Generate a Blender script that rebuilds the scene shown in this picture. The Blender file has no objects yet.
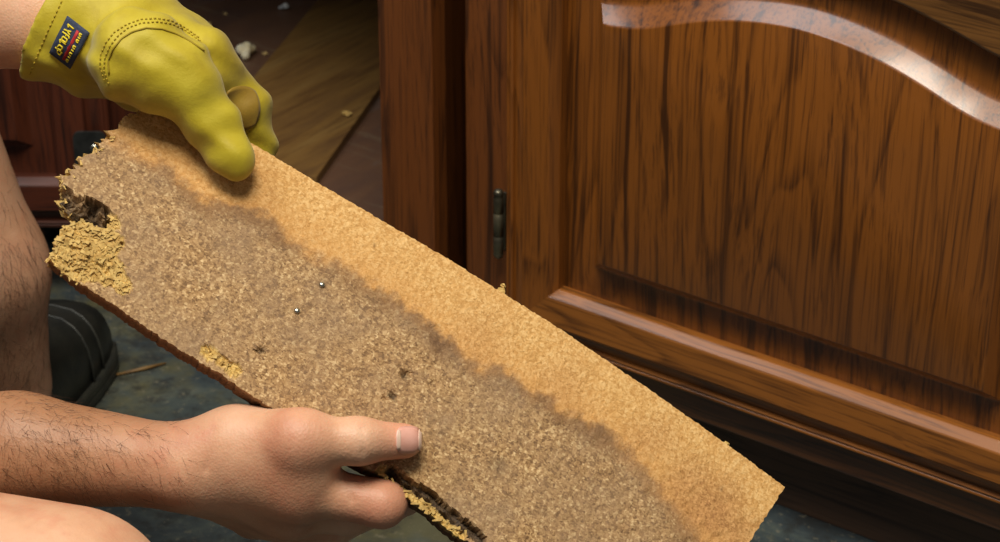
import bpy, bmesh, math, random
import numpy as np
from mathutils import Vector, Matrix
random.seed(7); RNG = np.random.default_rng(7)
S = bpy.context.scene; COL = S.collection
# ------------------------------------------------------------------ camera
F = 2300.0; TH = math.radians(28); PH = math.radians(36.2)
FW = np.array([-math.sin(PH)*math.cos(TH), math.cos(PH)*math.cos(TH), -math.sin(TH)])
RT = np.array([math.cos(PH), math.sin(PH), 0.0]); UP = np.cross(RT, FW)
def ray(x, y): return FW + RT*(x-500)/F - UP*(y-271)/F
CAM = -1.855*ray(558.5, 289.7)          # the door's lower left panel corner is the world origin
def P(x, y, d): return CAM + d*ray(x, y)
def onplane(x, y, ax, v):
    r = ray(x, y); return CAM + (v-CAM[ax])/r[ax]*r
def proj(p):
    d = np.asarray(p)-CAM; t = d@FW; return 500+F*(d@RT)/t, 271-F*(d@UP)/t, t
cd = bpy.data.cameras.new('camera'); cam = bpy.data.objects.new('camera', cd); COL.objects.link(cam)
cd.sensor_width = 36; cd.lens = F/1000*36; cd.clip_start = .02
cd.dof.use_dof = True; cd.dof.focus_distance = 1.37; cd.dof.aperture_fstop = 18
cam.matrix_world = Matrix(((RT[0], UP[0], -FW[0], CAM[0]), (RT[1], UP[1], -FW[1], CAM[1]), (RT[2], UP[2], -FW[2], CAM[2]), (0, 0, 0, 1)))
S.camera = cam
# ------------------------------------------------------------------ world, lights, exposure
w = bpy.data.worlds.new('world'); S.world = w; w.use_nodes = True
w.node_tree.nodes['Background'].inputs[0].default_value = (.88, .93, 1, 1)
w.node_tree.nodes['Background'].inputs[1].default_value = .085
def area(name, loc, target, sx, sy, power, col):
    l = bpy.data.lights.new(name, 'AREA'); l.shape = 'RECTANGLE'; l.size = sx; l.size_y = sy; l.energy = power; l.color = col
    o = bpy.data.objects.new(name, l); COL.objects.link(o); o.location = loc
    o.rotation_euler = (Vector(target)-Vector(loc)).to_track_quat('-Z', 'Y').to_euler()
    return o
area('ceiling_light', (.50, -.95, 2.25), (.2, -.40, 0), .8, .7, 50, (1, .92, .78))
area('added_fill_light', (-.90, -1.02, 2.2), (.1, -.1, .2), 1.5, .9, 26, (.92, .96, 1))  # added overhead source, no window: lights the door cove, fills from front left
S.view_settings.view_transform = 'Standard'; S.view_settings.look = 'None'
S.view_settings.gamma = 1; S.view_settings.use_curve_mapping = False; S.view_settings.exposure = 0.0
# ------------------------------------------------------------------ materials
def srgb(r, g, b):
    f = lambda c: (c/255/12.92) if c/255 <= .04045 else ((c/255+.055)/1.055)**2.4
    return (f(r), f(g), f(b), 1)
class NT:
    def __init__(s, name):
        s.m = bpy.data.materials.new(name); s.m.use_nodes = True; s.t = s.m.node_tree
        s.b = s.t.nodes['Principled BSDF']; s.tc = s.t.nodes.new('ShaderNodeTexCoord')
    def n(s, kind, **kw):
        o = s.t.nodes.new('ShaderNode'+kind)
        for k, v in kw.items():
            if k in o.inputs.keys(): o.inputs[k].default_value = v
            else: setattr(o, k, v)
        return o
    def l(s, a, b): s.t.links.new(a, b)
    def mapping(s, scale, rot=(0, 0, 0), loc=(0, 0, 0), src=None):
        m = s.n('Mapping'); m.inputs['Scale'].default_value = scale; m.inputs['Rotation'].default_value = rot; m.inputs['Location'].default_value = loc
        s.l(src or s.tc.outputs['Object'], m.inputs['Vector']); return m.outputs[0]
    def noise(s, vec, scale, detail=4, rough=.55, dist=0):
        o = s.n('TexNoise', Scale=scale, Detail=detail, Roughness=rough, Distortion=dist); s.l(vec, o.inputs['Vector']); return o.outputs['Fac']
    def ramp(s, fac, stops):
        o = s.n('ValToRGB'); e = o.color_ramp.elements
        while len(e) < len(stops): e.new(.5)
        for q, (p, c) in zip(e, stops): q.position = p; q.color = c if len(c) == 4 else (*c, 1)
        s.l(fac, o.inputs[0]); return o.outputs[0]
    def mix(s, fac, a, b, mode='MIX'):
        o = s.n('Mix', data_type='RGBA', blend_type=mode)
        for k, v in ((0, fac), (6, a), (7, b)):
            if hasattr(v, 'is_linked'): s.l(v, o.inputs[k])
            else: o.inputs[k].default_value = v
        return o.outputs[2]
    def math(s, op, a, b=0, c=0):
        o = s.n('Math', operation=op)
        for k, v in ((0, a), (1, b), (2, c)):
            if hasattr(v, 'is_linked'): s.l(v, o.inputs[k])
            else: o.inputs[k].default_value = v
        return o.outputs[0]
    def bump(s, fac, strength, dist):
        o = s.n('Bump', Strength=strength, Distance=dist); s.l(fac, o.inputs['Height']); s.l(o.outputs[0], s.b.inputs['Normal'])
    def col(s, c):
        if hasattr(c, 'is_linked'): s.l(c, s.b.inputs['Base Color'])
        else: s.b.inputs['Base Color'].default_value = c
    def set(s, **kw):
        for k, v in kw.items(): s.b.inputs[k.replace('_', ' ')].default_value = v
        return s.m
G = lambda v: (v, v, v, 1)
def wood(name, axis, base, dark, light, off=0, rough=.36, coat=.5, contrast=1.0):
    """oak-like wood: dark pores and streaks drawn out along one axis"""
    t = NT(name)
    def sc(along, across):
        v = [across]*3; v[axis] = along; return v
    warp = t.noise(t.mapping(sc(3, 14), loc=(off, off*.7, off*1.3)), 1, 2)
    m1 = t.mapping(sc(1.3, 95), loc=(off*3, off, off*2))
    add = t.n('VectorMath', operation='MULTIPLY_ADD'); t.l(warp, add.inputs[0]); add.inputs[1].default_value = (2.2,)*3; t.l(m1, add.inputs[2])
    grain = t.noise(add.outputs[0], 1, 3, .6)
    m2 = t.mapping(sc(7, 420), loc=(off, off*2, off)); add2 = t.n('VectorMath', operation='MULTIPLY_ADD')
    t.l(warp, add2.inputs[0]); add2.inputs[1].default_value = (9.,)*3; t.l(m2, add2.inputs[2])
    pore = t.noise(add2.outputs[0], 1, 3, .7)
    tone = t.noise(t.mapping(sc(1.2, 7), loc=(off*5, 0, off)), 1, 2)
    c = t.ramp(grain, [(.33, dark), (.45, base), (.62, base), (.78, light)])
    c = t.mix(t.ramp(tone, [(.3, G(0)), (.7, G(.55*contrast))]), c, light)
    c = t.mix(t.ramp(pore, [(.36, G(.6*contrast)), (.5, G(0))]), c, dark)
    streak = t.ramp(grain, [(.30, G(.7*contrast)), (.40, G(0))])
    c = t.mix(streak, c, tuple(x*.6 for x in dark[:3])+(1,))
    field = t.noise(t.mapping(sc(1.1, 11), loc=(off*2, off, off*4)), 1, 2, .45, .2)
    ring = t.math('FRACT', t.math('MULTIPLY', field, 13.))
    line = t.ramp(ring, [(0, G(.75*contrast)), (.10, G(.45*contrast)), (.26, G(0)), (.93, G(0)), (1, G(.75*contrast))])
    brk = t.ramp(pore, [(.40, G(1)), (.62, G(.25))])
    c = t.mix(t.math('MULTIPLY', line, brk), c, tuple(x*.8 for x in dark[:3])+(1,))
    t.col(c); t.bump(pore, .10, .0005)
    t.set(Roughness=rough, Coat_Weight=coat, Coat_Roughness=.16); return t.m
OAK_B, OAK_D, OAK_L = srgb(130, 75, 25), srgb(70, 37, 13), srgb(146, 87, 29)
OAKZ = wood('oak_upright', 2, OAK_B, OAK_D, OAK_L)
OAKP = wood('oak_panel', 2, OAK_B, OAK_D, srgb(138, 80, 24), 3.1, contrast=1.1)
OAKX = wood('oak_lengthwise', 0, srgb(138, 80, 26), srgb(70, 36, 12), srgb(166, 104, 42), 1.7, rough=.42, coat=.22)
OAKXR = wood('oak_top_rail', 0, srgb(104, 68, 30), srgb(52, 30, 14), srgb(130, 88, 44), 5.2)
OAKF = wood('oak_frame', 2, srgb(106, 58, 22), srgb(58, 30, 12), srgb(122, 68, 26), 2.3, rough=.45)
OAKFX = wood('oak_frame_rail', 0, srgb(92, 54, 26), srgb(48, 27, 14), srgb(112, 70, 34), 2.9, rough=.45)
REDZ = wood('red_shaded_upright', 2, srgb(84, 38, 20), srgb(48, 20, 12), srgb(94, 46, 24), 4.0, rough=.5, coat=.1)  # reddish wood, its colour darkened to paint in the shade of the person's body
REDX = wood('red_shaded_lengthwise', 0, srgb(80, 36, 20), srgb(44, 20, 12), srgb(92, 44, 24), 4.4, rough=.5, coat=.1)  # same painted-in shade, grain running lengthwise
KICK = wood('toe_kick_wood', 0, srgb(78, 56, 40), srgb(48, 32, 22), srgb(92, 68, 48), 6.0, rough=.6, coat=0)
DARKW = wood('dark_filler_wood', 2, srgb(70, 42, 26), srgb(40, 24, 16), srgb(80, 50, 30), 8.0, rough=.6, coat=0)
def simple(name, c, rough=.5, metal=0, nz=None, bump=0, bscale=300):
    t = NT(name)
    if nz:
        f = t.noise(t.tc.outputs['Object'], nz[0], 5, .65); t.col(t.ramp(f, [(.3, c), (.7, nz[1])]))
    else: t.col(c)
    if bump: t.bump(t.noise(t.tc.outputs['Object'], bscale, 3), bump, .001)
    return t.set(Roughness=rough, Metallic=metal)
def floor_mat():
    t = NT('stained_subfloor'); o = t.tc.outputs['Object']
    a = t.noise(o, 9, 6, .7, .6); b = t.noise(o, 33, 6, .7); c = t.noise(t.mapping((1, 1, 1), loc=(4, 2, 0)), 6, 5, .7)
    base = t.ramp(a, [(.30, srgb(32, 37, 40)), (.48, srgb(54, 63, 66)), (.58, srgb(72, 80, 76)), (.72, srgb(104, 106, 92))])
    base = t.mix(t.ramp(c, [(.48, G(0)), (.62, G(.7))]), base, srgb(94, 88, 54))
    base = t.mix(t.ramp(b, [(.36, G(.8)), (.5, G(0))]), base, srgb(40, 40, 38))
    base = t.mix(t.ramp(t.noise(o, 160, 4, .7), [(.58, G(0)), (.68, G(.45))]), base, srgb(134, 126, 104))
    t.col(base); t.bump(b, .3, .002); return t.set(Roughness=.55)
FLOOR = floor_mat()
def cabfloor_mat():
    t = NT('cabinet_bottom_board'); o = t.tc.outputs['Object']
    a = t.noise(t.mapping((9, 3, 5), rot=(0, 0, .4)), 1.6, 5, .65); b = t.noise(t.mapping((4, 60, 40), rot=(0, 0, .35)), 2, 4, .7)
    c = t.ramp(a, [(.3, srgb(78, 60, 54)), (.55, srgb(102, 74, 56)), (.75, srgb(98, 94, 94))])
    c = t.mix(t.ramp(b, [(.60, G(0)), (.70, G(.5))]), c, srgb(130, 116, 92))
    c = t.mix(t.ramp(t.noise(o, 240, 3, .6), [(.68, G(0)), (.75, G(.55))]), c, srgb(160, 150, 120))
    t.col(c); t.bump(b, .2, .001); return t.set(Roughness=.42)
CABF = cabfloor_mat()
def plank_mat():
    t = NT('loose_plank_wood'); rot = (0, 0, -.40)
    a = t.noise(t.mapping((16, 3, 10), rot=rot), 1.5, 6, .7); b = t.noise(t.mapping((160, 12, 60), rot=rot), 1, 4, .7)
    c = t.ramp(a, [(.28, srgb(92, 66, 42)), (.5, srgb(124, 92, 48)), (.72, srgb(136, 108, 62))])
    c = t.mix(t.ramp(b, [(.35, G(.6)), (.5, G(0))]), c, srgb(78, 50, 28))
    t.col(c); t.bump(b, .2, .0008); return t.set(Roughness=.5)
PLANK = plank_mat()
METAL = simple('dark_bronze_metal', srgb(84, 80, 68), .38, .85, (60, srgb(130, 124, 100)))
STEEL = simple('bright_screw_steel', srgb(200, 196, 180), .25, 1)
IRON = simple('blackened_steel', srgb(52, 54, 54), .4, .7, (80, srgb(82, 84, 82)))
RUBBER = simple('black_rubber', srgb(34, 36, 36), .45, 0, (70, srgb(58, 58, 50)), .25, 500)
SHOEUP = simple('black_leather', srgb(30, 32, 31), .36, 0, (45, srgb(46, 46, 40)), .3, 350)
LACE = simple('black_lace', srgb(34, 34, 34), .8)
def glove_mat(name, a, b, c):
    t = NT(name); o = t.tc.outputs['Object']
    f = t.noise(o, 26, 5, .6, .3); g = t.noise(o, 900, 3, .6)
    cc = t.ramp(f, [(.3, a), (.5, b), (.72, c)])
    cc = t.mix(t.ramp(t.noise(o, 9, 3), [(.52, G(0)), (.75, G(.5))]), cc, a)
    t.col(cc); t.bump(t.math('ADD', t.math('MULTIPLY', f, 2.), t.math('MULTIPLY', g, .25)), .35, .0018)
    return t.set(Roughness=.62, Sheen_Weight=.15)
GLOVE = glove_mat('yellow_grain_leather', srgb(160, 138, 12), srgb(182, 163, 24), srgb(194, 178, 44))
SUEDE = glove_mat('brown_suede', srgb(128, 100, 16), srgb(146, 116, 26), srgb(160, 132, 40))
STITCH = simple('ochre_thread', srgb(172, 146, 34), .8)
PIPING = simple('seam_piping_thread', srgb(150, 128, 22), .75)  # slightly darker ochre thread of the seam welt
NAVY = simple('navy_woven_tape', srgb(38, 48, 72), .8, 0, (700, srgb(58, 68, 92)), .5, 1500)
YTHREAD = simple('yellow_embroidery', srgb(222, 200, 40), .7)
RTHREAD = simple('red_embroidery', srgb(176, 36, 40), .7)
def skin_mat():
    t = NT('skin'); o = t.tc.outputs['Object']
    a = t.noise(o, 16, 4, .6); b = t.noise(o, 240, 4, .65); v = t.n('TexVoronoi', Scale=620.0); t.l(o, v.inputs['Vector'])
    c = t.ramp(a, [(.3, srgb(196, 138, 106)), (.5, srgb(214, 164, 130)), (.7, srgb(224, 178, 146))])
    c = t.mix(t.ramp(t.noise(o, 60, 4, .6), [(.55, G(0)), (.72, G(.35))]), c, srgb(204, 122, 96))
    at = t.n('Attribute', attribute_name='tan'); c = t.mix(at.outputs['Fac'], c, srgb(158, 108, 70))
    ak = t.n('Attribute', attribute_name='pink'); c = t.mix(ak.outputs['Fac'], c, srgb(208, 128, 104))
    t.col(c); t.bump(t.math('ADD', b, t.math('MULTIPLY', v.outputs['Distance'], .6)), .22, .0012)
    return t.set(Roughness=.5, Subsurface_Weight=.12, Subsurface_Scale=.006, Subsurface_Radius=(1, .35, .2))
SKIN = skin_mat()
NAIL = simple('fingernail', srgb(216, 158, 140), .28, 0, (150, srgb(224, 172, 156)))
NAILW = simple('nail_edge', srgb(226, 194, 174), .35)
HAIRM = simple('dark_body_hair', srgb(72, 44, 26), .6)
SHIRT = simple('grey_cotton', srgb(92, 96, 100), .9, 0, (30, srgb(110, 112, 116)))
SHORTS = simple('khaki_cotton', srgb(120, 104, 80), .9, 0, (30, srgb(136, 120, 92)))
CORN = simple('popcorn_white', srgb(236, 232, 208), .7, 0, (120, srgb(226, 206, 150)))
CORNT = simple('popcorn_tan', srgb(214, 178, 108), .7, 0, (120, srgb(226, 200, 140)))
CORNB = simple('popcorn_pale', srgb(206, 214, 218), .7, 0, (120, srgb(232, 232, 222)))
PALEWOOD = simple('pale_wood_fibre', srgb(214, 184, 112), .8, 0, (260, srgb(172, 132, 66)))
LAMINATE = simple('beige_laminate', srgb(168, 150, 122), .4, 0, (80, srgb(180, 162, 134)))
WALLM = simple('wall_paint', srgb(196, 186, 168), .8, 0, (6, srgb(204, 194, 176)))
# ------------------------------------------------------------------ helpers
def obj(name, verts, faces, mat, parent=None, smooth=False):
    me = bpy.data.meshes.new(name); me.from_pydata([tuple(map(float, v)) for v in verts], [], [tuple(map(int, f)) for f in faces]); me.update()
    return link(name, me, mat, parent, smooth)
def link(name, me, mat, parent=None, smooth=False):
    if mat: me.materials.append(mat)
    o = bpy.data.objects.new(name, me); COL.objects.link(o)
    if smooth: me.polygons.foreach_set('use_smooth', [True]*len(me.polygons))
    if parent: o.parent = parent
    return o
def empty(name, loc=(0, 0, 0)):
    o = bpy.data.objects.new(name, None); COL.objects.link(o); o.location = loc; o.empty_display_size = .05; return o
def tag(o, label, cat, group=None):
    o['label'] = label; o['category'] = cat
    if group: o['group'] = group
    return o
def fix(o):
    bm = bmesh.new(); bm.from_mesh(o.data); bmesh.ops.recalc_face_normals(bm, faces=bm.faces); bm.to_mesh(o.data); bm.free(); return o
def box(name, x0, x1, y0, y1, z0, z1, mat, parent=None, bev=.0012):
    bm = bmesh.new(); bmesh.ops.create_cube(bm, size=1)
    bmesh.ops.scale(bm, vec=(x1-x0, y1-y0, z1-z0), verts=bm.verts); bmesh.ops.translate(bm, vec=((x0+x1)/2, (y0+y1)/2, (z0+z1)/2), verts=bm.verts)
    if bev: bmesh.ops.bevel(bm, geom=bm.edges[:], offset=bev, segments=2, profile=.6, affect='EDGES')
    me = bpy.data.meshes.new(name); bm.to_mesh(me); bm.free(); return link(name, me, mat, parent)
def loft(name, secs, mat, parent=None, smooth=False):
    """closed profile sections joined end to end, both ends capped"""
    n = len(secs[0]); V = [v for s in secs for v in s]; Fc = []
    for k in range(len(secs)-1):
        for i in range(n):
            j = (i+1) % n; Fc.append((k*n+i, k*n+j, (k+1)*n+j, (k+1)*n+i))
    Fc.append(tuple(range(n))); Fc.append(tuple((len(secs)-1)*n+i for i in reversed(range(n))))
    return fix(obj(name, V, Fc, mat, parent, smooth))
def tubes(name, paths, r, mat, parent=None, seg=6, smooth=True):
    V = []; Fc = []
    for pts in paths:
        pts = [np.asarray(p, float) for p in pts]; base = len(V); up = np.array([.3, .2, .93])
        rr = r if hasattr(r, '__len__') else [r]*len(pts)
        for i, p in enumerate(pts):
            t = pts[min(i+1, len(pts)-1)]-pts[max(i-1, 0)]; t = t/(np.linalg.norm(t)+1e-9)
            a = np.cross(t, up); a /= np.linalg.norm(a)+1e-9; b = np.cross(t, a)
            for k in range(seg):
                an = 2*math.pi*k/seg; V.append(p+rr[i]*(math.cos(an)*a+math.sin(an)*b))
        m = len(pts)
        for i in range(m-1):
            for k in range(seg):
                j = (k+1) % seg; Fc.append((base+i*seg+k, base+i*seg+j, base+(i+1)*seg+j, base+(i+1)*seg+k))
        Fc.append(tuple(base+k for k in range(seg))); Fc.append(tuple(base+(m-1)*seg+k for k in reversed(range(seg))))
    return fix(obj(name, V, Fc, mat, parent, smooth))
def lathe(name, prof, c, mat, parent=None, seg=20, smooth=True):
    V = []; Fc = []
    for z, r in prof:
        for k in range(seg):
            a = 2*math.pi*k/seg; V.append((c[0]+r*math.cos(a), c[1]+r*math.sin(a), c[2]+z))
    for i in range(len(prof)-1):
        for k in range(seg):
            j = (k+1) % seg; Fc.append((i*seg+k, i*seg+j, (i+1)*seg+j, (i+1)*seg+k))
    Fc.append(tuple(range(seg))); Fc.append(tuple((len(prof)-1)*seg+k for k in reversed(range(seg))))
    return fix(obj(name, V, Fc, mat, parent, smooth))
# signed distance modelling
def cap(a, b, ra, rb):
    a = np.asarray(a, float); b = np.asarray(b, float)
    def f(p):
        d = b-a; h = np.clip(((p-a)@d)/(d@d+1e-12), 0, 1)
        return np.linalg.norm(p-a-h[..., None]*d, axis=-1)-(ra+(rb-ra)*h)
    return f
def ell(c, axes, rad):
    c = np.asarray(c, float); A = np.array([np.asarray(x, float)/np.linalg.norm(x) for x in axes]); rad = np.asarray(rad, float)
    def f(p):
        q = (p-c)@A.T; k0 = np.linalg.norm(q/rad, axis=-1); k1 = np.linalg.norm(q/rad**2, axis=-1)
        return k0*(k0-1)/(k1+1e-9)
    return f
def smin(a, b, k):
    if k <= 0: return np.minimum(a, b)
    h = np.clip(.5+.5*(b-a)/k, 0, 1); return b+(a-b)*h-k*h*(1-h)
def union(fs, k=.01):
    def f(p):
        r = None
        for g in fs:
            kk = k
            if isinstance(g, tuple): g, kk = g
            v = g(p); r = v if r is None else smin(r, v, kk)
        return r
    return f
def nets(f, lo, hi, h):
    """naive surface nets over a box: vertices, quads"""
    lo = np.asarray(lo, float); n = np.ceil((np.asarray(hi)-lo)/h).astype(int)+1
    ax = [lo[i]+h*np.arange(n[i]) for i in range(3)]
    val = np.empty(n)
    for i in range(n[0]):
        g = np.stack(np.meshgrid(ax[0][i:i+1], ax[1], ax[2], indexing='ij'), -1); val[i] = f(g)[0]
    ins = val < 0
    c8 = sum(ins[i:n[0]-1+i, j:n[1]-1+j, k:n[2]-1+k].astype(int) for i in (0, 1) for j in (0, 1) for k in (0, 1))
    act = (c8 > 0) & (c8 < 8); idx = -np.ones(act.shape, int); cells = np.argwhere(act); idx[act] = np.arange(len(cells))
    acc = np.zeros((len(cells), 3)); cnt = np.zeros(len(cells)); I, J, K = cells.T
    cor = [(a, b, c) for a in (0, 1) for b in (0, 1) for c in (0, 1)]
    for a in cor:
        for b in cor:
            if sum(b)-sum(a) == 1 and all(x <= y for x, y in zip(a, b)):
                va = val[I+a[0], J+a[1], K+a[2]]; vb = val[I+b[0], J+b[1], K+b[2]]
                m = (va < 0) != (vb < 0); t = np.where(m, va/(va-vb+1e-20), 0)
                pt = np.array(a)+t[:, None]*(np.array(b)-np.array(a)); acc[m] += pt[m]; cnt[m] += 1
    V = lo+h*(cells+acc/cnt[:, None]); Q = []
    for d in range(3):
        e1, e2 = [x for x in range(3) if x != d]
        sl = [slice(1, n[x]-1) for x in range(3)]; sl[d] = slice(0, n[d]-1); s2 = list(sl); s2[d] = slice(1, n[d])
        A, B = ins[tuple(sl)], ins[tuple(s2)]
        for flip in (0, 1):
            e = np.argwhere((A != B) & (A == bool(flip)))
            off = np.ones(3, int); off[d] = 0; e = e+off
            def g(o1, o2):
                q = e.copy(); q[:, e1] += o1; q[:, e2] += o2; return idx[q[:, 0], q[:, 1], q[:, 2]]
            q = np.stack([g(-1, -1), g(0, -1), g(0, 0), g(-1, 0)], 1)
            if flip ^ (d == 1): q = q[:, ::-1]
            Q.append(q[:, ::-1])
    return V, np.concatenate(Q)
def relax(V, Q, it=2, lam=.5):
    for _ in range(it):
        s = np.zeros_like(V); c = np.zeros(len(V))
        for a, b in ((0, 1), (1, 2), (2, 3), (3, 0)):
            np.add.at(s, Q[:, a], V[Q[:, b]]); np.add.at(c, Q[:, a], 1); np.add.at(s, Q[:, b], V[Q[:, a]]); np.add.at(c, Q[:, b], 1)
        V = V+lam*(s/np.maximum(c, 1)[:, None]-V)
    return V
def march(f, x, y, d0=.9, d1=2.6):
    """depth along a pixel's ray at which it first meets the surface"""
    r = ray(x, y); ln = np.linalg.norm(r); t = d0
    for _ in range(200):
        v = float(f((CAM+t*r)[None])[0])
        if v < 2e-4: break
        t += v/ln*.8
        if t > d1: break
    return t
def grad(f, p, e=5e-4):
    g = np.array([float(f((p+e*a)[None])[0]-f((p-e*a)[None])[0]) for a in np.eye(3)]); return g/(np.linalg.norm(g)+1e-12)
# ------------------------------------------------------------------ setting
ZF = -.166; ZB = -.070
def slab(name, x0, x1, y0, y1, z0, z1, mat):
    o = box(name, x0, x1, y0, y1, z0, z1, mat, None, 0); o['kind'] = 'structure'; return o
slab('floor', -2.6, 2.4, -2.6, .66, ZF-.05, ZF, FLOOR)
slab('wall_back', -2.6, 2.4, .66, .76, ZF, 2.3, WALLM)
# ------------------------------------------------------------------ raised panel door
AX = [0, .032, .064, .095, .127, .145, .166]; AZ = [.273, .2705, .2645, .2550, .2425, .2385, .2365]
def arch(x, xc=.203): return float(np.interp(abs(x-xc), AX, AZ))
def smarch(x):
    return float(np.mean([arch(x+d) for d in np.linspace(-.012, .012, 9)]))
DW = .406; TS = .057; DT = .383
def bevel_profile():        # (distance outwards from the opening, depth), front side
    return [(0, .0085), (.0004, .0078), (.0050, .0008), (.0060, .0002), (.0068, 0), (.0300, 0), (.0312, .0012), (.0325, .0040), (.0355, .0066), (.0400, .0080), (.0440, .0086), (.0446, .0064), (.0460, .0056), (.0475, .0062), (.0480, .0070), (.0486, .0062), (.0502, .0060), (.0520, .0078), (.0522, .019), (0, .019)]
def build_door(parent, mz, mx, mp, mtop):
    pf = bevel_profile()
    # panel: rings from the raised field outwards
    rings = [(0, .0), (.0006, .0002), (.0016, .0014), (.0105, .0122), (.0120, .0136), (.0135, .0142), (.015, .0145), (.028, .0154), (.046, .0164)]
    nb, ns, nt = 24, 20, 48; V = []; Fc = []; N = 0
    for d, y in rings:
        x0, x1, z0 = .038-d, .368+d, .036-d; dt = d*1.12
        zl = smarch(.038)+dt; L = []
        L += [(x0+(x1-x0)*i/nb, z0) for i in range(nb)]
        L += [(x1, z0+(zl-z0)*i/ns) for i in range(ns)]
        for i in range(nt):
            s = 1-i/nt; xf = .038+.330*s; x = x0+(x1-x0)*s; L.append((x, smarch(xf)+dt))
        L += [(x0, zl-(zl-z0)*i/ns) for i in range(ns)]
        N = len(L); V += [(x+.0058, y, z+.0053) for x, z in L]
    for k in range(len(rings)-1):
        for i in range(N):
            j = (i+1) % N; Fc.append((k*N+i, (k+1)*N+i, (k+1)*N+j, k*N+j))
    Fc.append(tuple(range(N)))
    b = len(V); V += [(x, .0185, z) for x, y, z in V[-N:]]; q = (len(rings)-1)*N
    Fc += [(q+i, b+i, b+(i+1) % N, q+(i+1) % N) for i in range(N)]; Fc.append(tuple(b+i for i in reversed(range(N))))
    d = fix(obj('door', V, Fc, mp, parent))
    for p in d.data.polygons: p.use_smooth = len(p.vertices) == 4
    d.data.set_sharp_from_angle(angle=math.radians(38))
    loft('door_stile', [[(-t, y, -t) for t, y in pf], [(-t, y, DT) for t, y in pf]], mz, d)
    loft('door_stile', [[(DW+t, y, -t) for t, y in pf], [(DW+t, y, DT) for t, y in pf]], mz, d)
    loft('door_rail', [[(-t, y, -t) for t, y in pf], [(DW+t, y, -t) for t, y in pf]], mx, d)
    secs = []
    for i in range(49):
        x = -.0005+(DW+.001)*i/48; a = smarch(min(max(x*(.33/.406)+.038, .038), .368))+.047
        secs.append([(x, .0085, a), (x, .0008, a+.005), (x, 0, a+.0068), (x, 0, DT-.006), (x, .003, DT), (x, .019, DT), (x, .019, a)])
    loft('arched_rail', secs, mtop, d)
    return d
# ------------------------------------------------------------------ right hand cabinet
rc = empty('base_cabinet', (.2, .3, ZF)); M0 = (-.2, -.3, -ZF)
tag(rc, 'oak base cabinet with a closed arched raised panel door', 'cabinet')
def sub(o, par): o.parent = par; o.matrix_parent_inverse = Matrix.Translation(par.location).inverted(); return o
FX0 = -.1075
door = build_door(None, OAKZ, OAKX, OAKP, OAKXR); door.location = (-.0058, 0, -.0053); sub(door, rc)
for nm, a in (('face_stile', (FX0, -.038, .0195, .038, -.088, .60)), ('face_stile', (.444, .50, .0195, .038, -.088, .60))):
    sub(box(nm, *a, OAKF), rc)
sub(box('bottom_rail', -.038, .444, .0195, .038, -.088, -.030, OAKFX), rc)
sub(box('top_rail', -.038, .444, .0195, .038, .35, .42, OAKFX), rc)
sub(box('top_rail', -.038, .444, .0195, .038, .55, .60, OAKFX), rc)
sub(box('side_panel', FX0+.002, FX0+.018, .038, .64, -.088, .60, OAKF), rc)
sub(box('side_panel', .482, .498, .038, .64, -.088, .60, OAKF), rc)
sub(box('back_panel', FX0+.018, .482, .63, .64, -.088, .60, OAKF), rc)
sub(box('bottom_panel', FX0+.018, .482, .038, .63, -.088, -.070, OAKFX), rc)
sub(box('toe_kick', -.1075, .50, .056, .070, ZF, -.0885, KICK), rc)
dr = sub(box('drawer_front', -.054, .460, 0, .019, .412, .56, OAKX, None, .006), rc)
k = lathe('knob', [(0, .007), (.008, .006), (.014, .012), (.022, .014), (.026, .008)], (0, 0, 0), METAL); k.data.transform(Matrix.Translation((.203, 0, .486)) @ Matrix.Rotation(math.pi/2, 4, 'X')); k.parent = dr
def hinge(z0, z1, par):
    x, y = -.0605, .0085
    prof = [(0, .0018), (.0015, .0036), (.004, .0044), (.0055, .0036), (.007,   .0043)]
    L = z1-z0
    for q in (.33, .66): prof += [(L*q-.0006,   .0043), (L*q-.0004, .0040), (L*q+.0004, .0040), (L*q+.0006,   .0043)]
    prof += [(L-.007,   .0043), (L-.0055, .0036), (L-.004, .0046), (L-.001, .0034), (L, .0012)]
    h = lathe('hinge', prof, (x, y, z0), METAL, par)
    return h
hinge(.010, .073, door); hinge(.285, .348, door)
box('hinge_leaf', -.0700, -.0600, .0178, .0196, .014, .066, METAL, door, .0004)
# ------------------------------------------------------------------ left hand cabinet with open bay
lc = empty('sink_cabinet', (-.58, .3, ZF))
tag(lc, 'sink base cabinet with an open bay and dark cluttered interior', 'cabinet')
def lb(nm, *a, **k): return sub(box(nm, *a, **k), lc)
lb('face_stile', -.1810, -.1262, 0, .019, -.088, .60, OAKF)
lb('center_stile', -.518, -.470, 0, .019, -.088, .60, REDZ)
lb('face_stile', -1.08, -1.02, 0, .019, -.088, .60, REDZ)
lb('bottom_rail', -.470, -.181, 0, .019, -.088, -.072, OAKFX)
lb('bottom_rail', -1.02, -.518, 0, .019, -.088, -.072, OAKFX)
lb('top_rail', -1.02, -.181, .0005, .0185, .54, .60, OAKFX)
lb('side_panel', -.1780, -.1630, .0195, .64, -.088, .60, OAKF)
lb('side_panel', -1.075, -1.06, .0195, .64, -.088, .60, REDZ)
lb('bottom_panel', -1.06, -.1785, .0195, .63, ZB-.018, ZB, CABF)
lb('back_panel', -1.06, -.1785, .6305, .64, -.088, .60, DARKW)
lb('toe_kick', -1.075, -.1080, .056, .070, ZF, -.0885, KICK)
lb('filler_strip', -.1620, -.1080, .150, .162, -.088, .60, DARKW)
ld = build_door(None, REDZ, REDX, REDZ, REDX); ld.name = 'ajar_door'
ld.data.name = 'ajar_door'
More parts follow.
